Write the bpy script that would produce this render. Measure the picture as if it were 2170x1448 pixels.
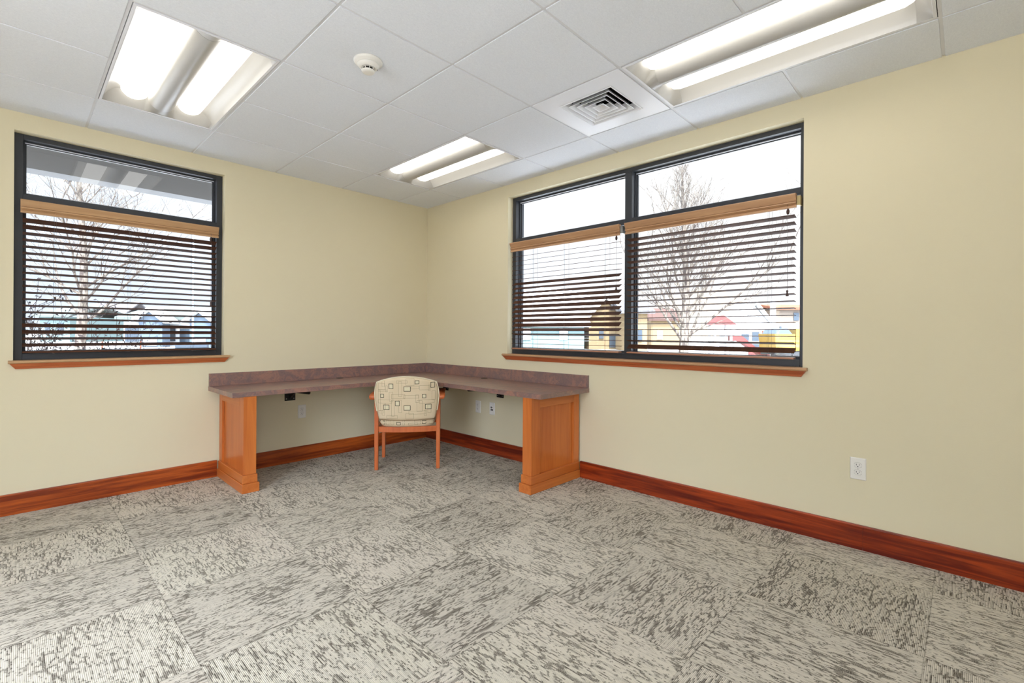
import bpy, bmesh, math, random
from mathutils import Vector, Matrix
PI = math.pi
S = bpy.context.scene
for o in list(bpy.data.objects): bpy.data.objects.remove(o)
COL = S.collection

# ------------------------------------------------------------------ camera
F_PX, CX, CY, YAW, ROLL = 1006.735, 1083.834, 706.363, 0.80792, 0.00581
W, H = 2170, 1448
CEIL = 2.53427
CAM = Vector((-3.16623, -4.32432, 1.15618))
fw = Vector((math.sin(YAW), math.cos(YAW), 0)); rt = Vector((math.cos(YAW), -math.sin(YAW), 0)); up = Vector((0, 0, 1))
rt2 = rt*math.cos(ROLL) + up*math.sin(ROLL); up2 = up*math.cos(ROLL) - rt*math.sin(ROLL)
cd = bpy.data.cameras.new('camera'); cam = bpy.data.objects.new('camera', cd); COL.objects.link(cam)
M = Matrix.Identity(4)
for i in range(3):
    M[i][0] = rt2[i]; M[i][1] = up2[i]; M[i][2] = -fw[i]; M[i][3] = CAM[i]
cam.matrix_world = M
cd.sensor_width = 36; cd.lens = 36*F_PX/W
cd.shift_x = -(CX - W/2)/W; cd.shift_y = (CY - H/2)/W
cd.clip_start = .05; cd.clip_end = 900
S.camera = cam

# ------------------------------------------------------------------ light, sky, exposure
S.view_settings.view_transform = 'Standard'; S.view_settings.look = 'None'
S.view_settings.exposure = 0.98; S.view_settings.gamma = 1; S.view_settings.use_curve_mapping = False
LAMP = 2.25          # emission of the troffer lenses
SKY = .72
wd = bpy.data.worlds.new('sky'); S.world = wd; wd.use_nodes = True
nt = wd.node_tree; bg = nt.nodes['Background']
tc = nt.nodes.new('ShaderNodeTexCoord'); sx = nt.nodes.new('ShaderNodeSeparateXYZ')
nt.links.new(tc.outputs['Generated'], sx.inputs[0])
nz = nt.nodes.new('ShaderNodeTexNoise'); nz.inputs['Scale'].default_value = 2.2; nz.inputs['Detail'].default_value = 6
mp = nt.nodes.new('ShaderNodeMapping'); mp.inputs['Scale'].default_value = (1, 1, 3.5)
nt.links.new(tc.outputs['Generated'], mp.inputs[0]); nt.links.new(mp.outputs[0], nz.inputs['Vector'])
ad = nt.nodes.new('ShaderNodeMath'); ad.operation = 'MULTIPLY_ADD'; ad.inputs[1].default_value = 1.6; ad.inputs[2].default_value = -.75
nt.links.new(nz.outputs[0], ad.inputs[0])
a2 = nt.nodes.new('ShaderNodeMath'); a2.operation = 'MULTIPLY_ADD'; a2.inputs[1].default_value = 1.0; a2.use_clamp = True
nt.links.new(sx.outputs['X'], a2.inputs[0]); nt.links.new(ad.outputs[0], a2.inputs[2])
mx = nt.nodes.new('ShaderNodeMix'); mx.data_type = 'RGBA'
mx.inputs['A'].default_value = (.72, .82, 1.0, 1); mx.inputs['B'].default_value = (1.0, 1.0, 1.02, 1)
nt.links.new(a2.outputs[0], mx.inputs['Factor']); nt.links.new(mx.outputs['Result'], bg.inputs[0])
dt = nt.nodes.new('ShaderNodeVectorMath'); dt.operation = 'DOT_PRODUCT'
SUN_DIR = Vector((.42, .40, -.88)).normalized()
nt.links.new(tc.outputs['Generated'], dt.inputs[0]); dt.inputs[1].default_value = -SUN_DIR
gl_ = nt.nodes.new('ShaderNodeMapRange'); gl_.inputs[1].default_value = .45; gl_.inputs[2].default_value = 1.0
gl_.inputs[3].default_value = SKY; gl_.inputs[4].default_value = SKY*19  # sky boosted around the sun, out of view, to brighten the room
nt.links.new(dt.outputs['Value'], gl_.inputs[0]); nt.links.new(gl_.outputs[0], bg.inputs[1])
sd = bpy.data.lights.new('sun', 'SUN'); sd.energy = 7.0; sd.angle = math.radians(3); sd.color = (1, .98, .95)
sun = bpy.data.objects.new('sun', sd); COL.objects.link(sun)
sun.rotation_euler = SUN_DIR.to_track_quat('-Z', 'Y').to_euler()

# ------------------------------------------------------------------ helpers
def new_mat(name, color=(.5, .5, .5), rough=.5, spec=.5, metal=0):
    m = bpy.data.materials.new(name); m.use_nodes = True
    b = m.node_tree.nodes['Principled BSDF']
    b.inputs['Base Color'].default_value = (*color, 1); b.inputs['Roughness'].default_value = rough
    b.inputs['Specular IOR Level'].default_value = spec; b.inputs['Metallic'].default_value = metal
    return m
def srgb(r, g, b):
    f = lambda c: (c/255/12.92) if c/255 <= .04045 else ((c/255+.055)/1.055)**2.4
    return (f(r), f(g), f(b))
class NT:
    """short-hand for building node trees"""
    def __init__(s, m): s.t = m.node_tree; s.b = s.t.nodes['Principled BSDF']
    def n(s, kind, **kw):
        o = s.t.nodes.new(kind)
        for k, v in kw.items(): setattr(o, k, v)
        return o
    def put(s, sock, v):
        if isinstance(v, (int, float)): sock.default_value = v
        elif isinstance(v, tuple): sock.default_value = v
        else: s.t.links.new(v, sock)
    def math(s, op, a, b=0.0, c=0.0, clamp=False):
        o = s.n('ShaderNodeMath', operation=op, use_clamp=clamp)
        s.put(o.inputs[0], a); s.put(o.inputs[1], b); s.put(o.inputs[2], c); return o.outputs[0]
    def sep(s, v): o = s.n('ShaderNodeSeparateXYZ'); s.put(o.inputs[0], v); return o.outputs
    def comb(s, x, y, z=0.0):
        o = s.n('ShaderNodeCombineXYZ'); s.put(o.inputs[0], x); s.put(o.inputs[1], y); s.put(o.inputs[2], z); return o.outputs[0]
    def obj(s): return s.n('ShaderNodeTexCoord').outputs['Object']
    def mapping(s, v, scale=(1, 1, 1), loc=(0, 0, 0), rot=(0, 0, 0)):
        o = s.n('ShaderNodeMapping'); s.put(o.inputs[0], v); o.inputs['Scale'].default_value = scale
        o.inputs['Location'].default_value = loc; o.inputs['Rotation'].default_value = rot; return o.outputs[0]
    def noise(s, v, scale=5, detail=4, rough=.5, dist=0):
        o = s.n('ShaderNodeTexNoise'); s.put(o.inputs['Vector'], v); o.inputs['Scale'].default_value = scale
        o.inputs['Detail'].default_value = detail; o.inputs['Roughness'].default_value = rough; o.inputs['Distortion'].default_value = dist
        return o.outputs[0]
    def mix(s, f, a, b):
        o = s.n('ShaderNodeMix', data_type='RGBA'); s.put(o.inputs['Factor'], f)
        s.put(o.inputs['A'], (*a, 1) if isinstance(a, tuple) and len(a) == 3 else a)
        s.put(o.inputs['B'], (*b, 1) if isinstance(b, tuple) and len(b) == 3 else b); return o.outputs['Result']
    def step(s, v, lo, hi):
        o = s.n('ShaderNodeMapRange', interpolation_type='SMOOTHSTEP'); s.put(o.inputs[0], v)
        o.inputs[1].default_value = lo; o.inputs[2].default_value = hi; return o.outputs[0]
    def color(s, v): s.put(s.b.inputs['Base Color'], v)
    def bump(s, v, strength=.2, dist=.002):
        o = s.n('ShaderNodeBump'); o.inputs['Strength'].default_value = strength; o.inputs['Distance'].default_value = dist
        s.put(o.inputs['Height'], v); s.put(s.b.inputs['Normal'], o.outputs[0])

def box(bm, x0, x1, y0, y1, z0, z1, mi=0):
    if x0 > x1: x0, x1 = x1, x0
    if y0 > y1: y0, y1 = y1, y0
    if z0 > z1: z0, z1 = z1, z0
    v = [bm.verts.new(p) for p in ((x0,y0,z0),(x1,y0,z0),(x1,y1,z0),(x0,y1,z0),(x0,y0,z1),(x1,y0,z1),(x1,y1,z1),(x0,y1,z1))]
    for q in ((0,3,2,1),(4,5,6,7),(0,1,5,4),(1,2,6,5),(2,3,7,6),(3,0,4,7)):
        f = bm.faces.new([v[i] for i in q]); f.material_index = mi
    return v
def prism(bm, poly, z0, z1, axis='z', mi=0):
    """extrude a closed 2-D outline along an axis"""
    def P(a, b, c):
        return {'z': (a, b, c), 'y': (a, c, b), 'x': (c, a, b)}[axis]
    lo = [bm.verts.new(P(a, b, z0)) for a, b in poly]; hi = [bm.verts.new(P(a, b, z1)) for a, b in poly]
    n = len(poly); fs = [bm.faces.new(lo), bm.faces.new(hi)]
    for i in range(n): fs.append(bm.faces.new((lo[i], lo[(i+1) % n], hi[(i+1) % n], hi[i])))
    for f in fs: f.material_index = mi
    bmesh.ops.recalc_face_normals(bm, faces=fs)
def tube(bm, pts, radii, seg=6, cap=True, mi=0):
    rings = []
    for i, p in enumerate(pts):
        p = Vector(p)
        d = Vector(pts[min(i+1, len(pts)-1)]) - Vector(pts[max(i-1, 0)])
        d.normalize(); a = d.orthogonal().normalized() if i == 0 else (a - d*a.dot(d)).normalized(); b = d.cross(a)
        r = radii[i] if isinstance(radii, (list, tuple)) else radii
        rings.append([bm.verts.new(p + (a*math.cos(2*PI*k/seg) + b*math.sin(2*PI*k/seg))*r) for k in range(seg)])
    for i in range(len(rings)-1):
        for k in range(seg):
            f = bm.faces.new((rings[i][k], rings[i][(k+1) % seg], rings[i+1][(k+1) % seg], rings[i+1][k])); f.smooth = True; f.material_index = mi
    if cap:
        bm.faces.new(rings[0][::-1]); bm.faces.new(rings[-1])
def lathe(bm, prof, seg=32, c=(0, 0, 0), mi=0):
    rings = [[bm.verts.new((c[0]+r*math.cos(2*PI*k/seg), c[1]+r*math.sin(2*PI*k/seg), c[2]+z)) for k in range(seg)] for r, z in prof]
    fs = []
    for i in range(len(rings)-1):
        for k in range(seg):
            f = bm.faces.new((rings[i][k], rings[i][(k+1) % seg], rings[i+1][(k+1) % seg], rings[i+1][k])); f.smooth = True; fs.append(f)
    fs.append(bm.faces.new(rings[0])); fs.append(bm.faces.new(rings[-1]))
    for f in fs: f.material_index = mi
    bmesh.ops.recalc_face_normals(bm, faces=fs)
def obj(name, bm, mats, parent=None, bevel=0, smooth=False, seg=2):
    me = bpy.data.meshes.new(name)
    bmesh.ops.recalc_face_normals(bm, faces=bm.faces[:]) if smooth else None
    bm.to_mesh(me); bm.free()
    if not isinstance(mats, (list, tuple)): mats = [mats]
    for m in mats: me.materials.append(m)
    if smooth:
        for p in me.polygons: p.use_smooth = True
    o = bpy.data.objects.new(name, me); COL.objects.link(o)
    if parent is not None: o.parent = parent
    if bevel:
        b = o.modifiers.new('bevel', 'BEVEL'); b.width = bevel; b.segments = seg; b.limit_method = 'ANGLE'; b.angle_limit = .6
        b.harden_normals = True
    return o
def part(name, fn, mats, parent, off=None, bevel=0, smooth=False, seg=2):
    """child mesh; fn fills a bmesh in world coordinates when off (the parent's place) is given"""
    bm = bmesh.new(); fn(bm)
    if off is not None: bmesh.ops.translate(bm, vec=-Vector(off), verts=bm.verts[:])
    return obj(name, bm, mats, parent, bevel, smooth, seg)
def tag(o, label, cat, group=None, kind=None):
    o['label'] = label; o['category'] = cat
    if group: o['group'] = group
    if kind: o['kind'] = kind
    return o
def thing(name, label, cat, loc=(0, 0, 0), rz=0, group=None):
    o = bpy.data.objects.new(name, None); COL.objects.link(o); o.location = loc; o.rotation_euler = (0, 0, rz)
    o.empty_display_size = .1
    return tag(o, label, cat, group)
def struct(o): o['kind'] = 'structure'; return o
def copy_tree(o, parent=None):
    c = o.copy(); COL.objects.link(c)
    if parent: c.parent = parent
    for ch in list(o.children): copy_tree(ch, c)
    return c

# ------------------------------------------------------------------ materials
def wall_mat():
    m = new_mat('painted_wall', srgb(222, 210, 176), .62, .35); n = NT(m); v = n.obj()
    a = n.noise(v, 160, 3, .55); n.bump(a, .16, .002)
    n.color(n.mix(n.noise(v, 1.1, 2), srgb(221, 209, 175), srgb(225, 214, 181))); return m
def ceiling_mat():
    m = new_mat('ceiling_tile', srgb(228, 228, 228), .9, .1); n = NT(m); v = n.obj()
    a = n.noise(n.mapping(v, (1, 1.6, 1)), 110, 5, .7, 1.2)
    n.color(n.mix(n.step(a, .3, .7), srgb(228, 231, 236), srgb(239, 242, 246))); n.bump(a, .35, .003); return m
def wood_mat(name, c0, c1, axis, rough=.35, scale=1.0, spec=.5, lo=.35, hi=.75):
    m = new_mat(name, c0, rough, spec); n = NT(m); v = n.obj()
    sc = {'x': (1.2, 22, 22), 'y': (22, 1.2, 22), 'z': (22, 22, 1.2)}[axis]
    g = n.noise(n.mapping(v, tuple(s*scale for s in sc)), 1.6, 6, .62, .6)
    big = n.noise(n.mapping(v, tuple(s*scale*.16 for s in sc)), 1.8, 3, .5)
    f = n.math('ADD', n.math('MULTIPLY', g, .6), n.math('MULTIPLY', big, .5))
    n.color(n.mix(n.step(f, lo, hi), c0, c1)); n.bump(g, .05, .001); return m
MW = wall_mat(); MC = ceiling_mat()
M_grid = new_mat('grid_steel', srgb(222, 222, 224), .4, .4)
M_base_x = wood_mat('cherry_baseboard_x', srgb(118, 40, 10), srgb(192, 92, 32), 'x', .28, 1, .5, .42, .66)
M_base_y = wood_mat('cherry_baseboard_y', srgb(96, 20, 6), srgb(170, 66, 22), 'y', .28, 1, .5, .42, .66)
M_sill_x = wood_mat('cherry_sill_x', srgb(160, 74, 40), srgb(200, 112, 62), 'x', .3)
M_sill_y = wood_mat('cherry_sill_y', srgb(150, 68, 38), srgb(196, 106, 60), 'y', .3)
M_maple_x = wood_mat('maple_x', srgb(184, 96, 38), srgb(206, 120, 54), 'x', .33)
M_maple_y = wood_mat('maple_y', srgb(184, 96, 38), srgb(206, 120, 54), 'y', .33)
M_maple_z = wood_mat('maple_z', srgb(182, 92, 36), srgb(206, 118, 52), 'z', .33)
M_oak_x = wood_mat('honey_valance_x', srgb(176, 134, 92), srgb(200, 160, 116), 'x', .35)
M_oak_y = wood_mat('honey_valance_y', srgb(172, 128, 90), srgb(200, 156, 114), 'y', .35)
M_slat = wood_mat('walnut_slat', srgb(76, 48, 34), srgb(92, 60, 42), 'x', .6, 1.0, .12)
M_rail_l = wood_mat('light_rail', srgb(165, 112, 84), srgb(186, 134, 102), 'y', .35)
M_chairwood = wood_mat('cherry_chair', srgb(186, 92, 44), srgb(204, 110, 58), 'z', .3)
M_frame = new_mat('black_aluminium', srgb(50, 52, 56), .38, .5)
M_frame_glint = new_mat('frame_glint', srgb(226, 228, 232), .3, .5)
M_cord = new_mat('cord', srgb(110, 96, 92), .7)
M_knob = new_mat('dark_knob', srgb(60, 34, 26), .35)
M_brass = new_mat('clip', srgb(176, 156, 110), .3, .5, .5)
M_silver = new_mat('clip_silver', srgb(150, 150, 146), .3, .5, .6)
M_white = new_mat('white_enamel', srgb(232, 232, 234), .35, .5)
M_reflector = new_mat('reflector_enamel', srgb(182, 179, 172), .30, .5)
M_plastic = new_mat('white_plastic', srgb(232, 228, 218), .35, .5)
M_slot = new_mat('slot', srgb(28, 24, 22), .6)
M_steel = new_mat('black_steel', srgb(12, 12, 13), .45, .4)
M_screw = new_mat('screw', srgb(200, 200, 200), .3, .5, .8)
M_dark = new_mat('duct_dark', srgb(14, 14, 16), .8, .1)
M_fabric = new_mat('beige_fabric', srgb(212, 194, 152), .9, .15)
n = NT(M_fabric); v = n.obj(); a = n.noise(v, 420, 2, .6)
n.color(n.mix(n.noise(n.mapping(v, (1, 1, .6)), 9, 2), srgb(214, 192, 154), srgb(228, 209, 176))); n.bump(a, .2, .001)
M_piping = new_mat('piping_fabric', srgb(226, 216, 186), .85, .15)
M_pat_bold = new_mat('pattern_dark', srgb(62, 60, 44), .9, .1)
M_pat_thin = new_mat('pattern_line', srgb(122, 108, 78), .9, .1)
M_pat_fill = new_mat('pattern_light', srgb(224, 212, 178), .9, .1)
def laminate():
    m = new_mat('burl_laminate', srgb(120, 84, 74), .42, .45); n = NT(m); v = n.obj()
    a = n.noise(v, 9, 6, .68, 1.5); b = n.noise(v, 34, 4, .6, 2.0)
    c = n.mix(n.step(a, .38, .66), srgb(118, 92, 88), srgb(158, 112, 94))
    n.color(n.mix(n.step(b, .5, .72), c, srgb(106, 84, 84))); n.put(n.b.inputs['Roughness'], .38); n.put(n.b.inputs['Specular IOR Level'], 1.0); n.put(n.b.inputs['Coat Weight'], .35); n.put(n.b.inputs['Coat Roughness'], .3); return m
M_lam = laminate()
M_lens = bpy.data.materials.new('lit_lens'); M_lens.use_nodes = True
t = M_lens.node_tree; t.nodes.remove(t.nodes['Principled BSDF'])
e = t.nodes.new('ShaderNodeEmission'); e.inputs[0].default_value = (1, .975, .93, 1); e.inputs[1].default_value = LAMP
t.links.new(e.outputs[0], t.nodes['Material Output'].inputs[0])
def glass():
    m = bpy.data.materials.new('window_glass'); m.use_nodes = True; t = m.node_tree
    t.nodes.remove(t.nodes['Principled BSDF'])
    tr = t.nodes.new('ShaderNodeBsdfTransparent'); tr.inputs[0].default_value = (.97, .985, .98, 1)
    gl = t.nodes.new('ShaderNodeBsdfGlossy'); gl.inputs['Roughness'].default_value = 0.0
    fr = t.nodes.new('ShaderNodeFresnel'); fr.inputs[0].default_value = 1.5
    ge = t.nodes.new('ShaderNodeNewGeometry'); io = t.nodes.new('ShaderNodeMapRange')   # same reflectance from both faces
    io.inputs[3].default_value = 1.5; io.inputs[4].default_value = 1/1.5
    t.links.new(ge.outputs['Backfacing'], io.inputs[0]); t.links.new(io.outputs[0], fr.inputs[0])
    mi = t.nodes.new('ShaderNodeMixShader')
    t.links.new(fr.outputs[0], mi.inputs[0]); t.links.new(tr.outputs[0], mi.inputs[1]); t.links.new(gl.outputs[0], mi.inputs[2])
    t.links.new(mi.outputs[0], t.nodes['Material Output'].inputs[0]); return m
M_glass = glass()

def carpet():
    m = new_mat('carpet_tile', (.4, .37, .33), .95, .05); n = NT(m)
    X, Y, _ = n.sep(n.obj())
    T = .6041
    a = n.math('DIVIDE', n.math('SUBTRACT', X, -2.71798), T); b = n.math('DIVIDE', n.math('SUBTRACT', -2.40981, Y), T)
    ia = n.math('FLOOR', a); ib = n.math('FLOOR', b)
    par = n.math('FLOORED_MODULO', n.math('ADD', ia, ib), 2.0)        # 0: ribs run along y, 1: ribs run along x
    fa = n.math('MULTIPLY', n.math('SUBTRACT', a, ia), T); fb = n.math('MULTIPLY', n.math('SUBTRACT', b, ib), T)
    def sel(p, q): return n.math('ADD', n.math('MULTIPLY', p, n.math('SUBTRACT', 1.0, par)), n.math('MULTIPLY', q, par))
    u = sel(fb, fa); v = sel(fa, fb)
    wn = n.n('ShaderNodeTexWhiteNoise', noise_dimensions='2D'); n.put(wn.inputs['Vector'], n.comb(ia, ib)); rnd = wn.outputs['Value']
    off = n.math('MULTIPLY', rnd, 37.0)
    uo = n.math('ADD', u, off)
    RIB = .0050
    wob = n.math('MULTIPLY', n.math('SUBTRACT', n.noise(n.comb(uo, v, 0.0), 38, 2, .5), .5), .006)
    vw = n.math('ADD', v, wob)
    vq = n.math('MULTIPLY', n.math('FLOOR', n.math('DIVIDE', v, RIB)), RIB)
    def nn(su, sv, seed, det=1, r=.5, vv=vq):
        return n.noise(n.comb(n.math('MULTIPLY_ADD', uo, su, seed), n.math('MULTIPLY', vv, sv), seed), 1.0, det, r)
    jog = n.math('MULTIPLY', n.math('SUBTRACT', nn(6.0, 420.0, 71.0, 0), .5), .03)
    def con(su, sv, seed):
        q = n.noise(n.comb(n.math('MULTIPLY_ADD', n.math('ADD', uo, jog), su, seed), n.math('MULTIPLY', vq, sv), seed), 1.0, 0, .5)
        return n.math('ABSOLUTE', n.math('SUBTRACT', q, .5))
    wid = n.math('MULTIPLY_ADD', nn(5.0, 9.0, 41.0), .14, -.040)
    l1 = n.math('SUBTRACT', 1.0, n.step(n.math('SUBTRACT', con(14.0, 56.0, 3.1), wid), -.015, .020))
    l2 = n.math('SUBTRACT', 1.0, n.step(n.math('SUBTRACT', con(9.0, 40.0, 17.7), n.math('MULTIPLY', wid, .8)), -.015, .020))
    lines = n.math('MAXIMUM', l1, l2)
    streak = nn(14.0, 190.0, 9.0, 2, .6)
    speck = n.noise(n.comb(n.math('MULTIPLY', uo, 1.0), v, 0.0), 330, 2, .7)
    rib = n.math('MULTIPLY_ADD', n.math('SINE', n.math('MULTIPLY', v, 2*PI/RIB)), .5, .5)
    groove = n.math('SUBTRACT', 1.0, n.step(rib, .10, .70))
    d = n.math('MULTIPLY', lines, n.math('MULTIPLY_ADD', n.step(speck, .34, .62), .44, .26))
    d = n.math('ADD', d, n.math('MULTIPLY', n.step(streak, .44, .64), n.math('MULTIPLY_ADD', n.step(speck, .3, .7), .20, .12)))
    d = n.math('ADD', d, n.math('MULTIPLY', groove, n.math('MULTIPLY_ADD', par, .14, .22)))
    d = n.math('ADD', d, n.math('MULTIPLY', n.math('SUBTRACT', rnd, .5), .10), 0.0, True)
    # seams between the tiles
    def edge(f): return n.math('MINIMUM', f, n.math('SUBTRACT', T, f))
    seam = n.math('SUBTRACT', 1.0, n.step(n.math('MINIMUM', edge(fa), edge(fb)), .001, .0045))
    d2 = n.math('ADD', n.math('MULTIPLY', d, 1.0), n.math('MULTIPLY', seam, .22), 0.0, True)
    n.color(n.mix(d2, srgb(216, 207, 189), srgb(72, 64, 55)))
    n.bump(n.math('SUBTRACT', rib, n.math('MULTIPLY', d2, .5)), .35, .002)
    return m
M_carpet = carpet()

# ------------------------------------------------------------------ room shell
XW, YB = -4.9, -7.1            # far extents of the room
WT = .20                       # wall thickness
def slab(name, *a, mat, kind=True):
    bm = bmesh.new(); box(bm, *a); o = obj(name, bm, mat)
    return struct(o) if kind else o
slab('floor', XW-WT, WT, YB-WT, WT, -.12, 0, mat=M_carpet)
ZO0, ZO1 = .962, 2.42           # window opening heights
LX0, LX1 = -3.172, -1.998       # opening in the left wall
RY0, RY1 = -3.64, -1.246        # opening in the right wall
ZT = CEIL+.10
bm = bmesh.new()
box(bm, XW-WT, LX0, 0, WT, 0, ZT); box(bm, LX1, 0, 0, WT, 0, ZT)
box(bm, LX0, LX1, 0, WT, 0, ZO0); box(bm, LX0, LX1, 0, WT, ZO1, ZT)
struct(obj('wall_left', bm, MW))
bm = bmesh.new()
box(bm, 0, WT, YB-WT, RY0, 0, ZT); box(bm, 0, WT, RY1, WT, 0, ZT)
box(bm, 0, WT, RY0, RY1, 0, ZO0); box(bm, 0, WT, RY0, RY1, ZO1, ZT)
struct(obj('wall_right', bm, MW))
# unseen walls; their wide openings are added to let daylight into the room
bm = bmesh.new()
box(bm, XW-WT, -4.7, YB-WT, YB, 0, ZT); box(bm, -3.2, 0, YB-WT, YB, 0, ZT); box(bm, -4.7, -3.2, YB-WT, YB, 0, .40); box(bm, -4.7, -3.2, YB-WT, YB, 2.42, ZT)
struct(obj('wall_back', bm, MW))
bm = bmesh.new()
box(bm, XW-WT, XW, YB, -4.0, 0, ZT); box(bm, XW-WT, XW, -2.15, 0, 0, ZT); box(bm, XW-WT, XW, -4.0, -2.15, 0, .40); box(bm, XW-WT, XW, -4.0, -2.15, 2.42, ZT)
struct(obj('wall_far_left', bm, MW))
# ceiling: tiles between steel bars; troffers and the diffuser take the place of tiles
T = .6096; GX, GY = -.39761, -.58225
def gx(i): return GX - i*T
def gy(j): return GY - j*T
LIGHTS = [(0, 4), (3, 0), (0, 0), (3, 4)]   # (i, j): spans i..i+1, j..j+2
VENT = (0, 3)
taken = {VENT}
for i, j in LIGHTS: taken |= {(i, j), (i, j+1)}
bm = bmesh.new()
for i in range(-1, 8):
    for j in range(-1, 11):
        if (i, j) in taken: continue
        x1 = min(0, gx(i)) if i >= 0 else 0; x0 = max(XW, gx(i+1)); y1 = 0 if j < 0 else gy(j); y0 = max(YB, gy(j+1))
        g = .0065
        if x1-x0 < .03 or y1-y0 < .03: continue
        box(bm, x0+g, x1-(g if i >= 0 else 0), y0+g, y1-(g if j >= 0 else 0), CEIL, CEIL+.015)
struct(obj('ceiling', bm, MC, bevel=.0015, seg=1))
slab('trim_1', XW-WT, WT, YB-WT, WT, CEIL+.10, CEIL+.30, mat=M_dark)
bm = bmesh.new()
for i in range(0, 8): box(bm, gx(i)-.0072, gx(i)+.0072, YB, 0, CEIL+.004, CEIL+.03)
for j in range(0, 11):
    xs = [XW] + sorted(gx(i) for i in range(0, 8) if gx(i) > XW) + [0]
    for a, b in zip(xs[:-1], xs[1:]):
        mid = (a+b)/2; i = math.floor((GX-mid)/T)
        if any(i == li and j == lj+1 for li, lj in LIGHTS): continue
        box(bm, a+.0072, b-.0072, gy(j)-.0072, gy(j)+.0072, CEIL+.004, CEIL+.03)
struct(obj('trim_2', bm, M_grid))

# baseboards (left out behind the desk pedestals)
bm = bmesh.new(); BH, BT = .130, .018
def bprof(t, h): return [(0, 0), (t, 0), (t, h-.006), (t-.004, h), (0, h)]
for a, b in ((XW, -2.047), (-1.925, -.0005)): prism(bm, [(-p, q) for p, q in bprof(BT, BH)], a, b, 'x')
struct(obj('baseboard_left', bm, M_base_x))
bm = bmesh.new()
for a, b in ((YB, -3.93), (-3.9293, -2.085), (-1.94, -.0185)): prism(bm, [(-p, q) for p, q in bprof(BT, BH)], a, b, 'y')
struct(obj('baseboard_right', bm, M_base_y))

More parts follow.
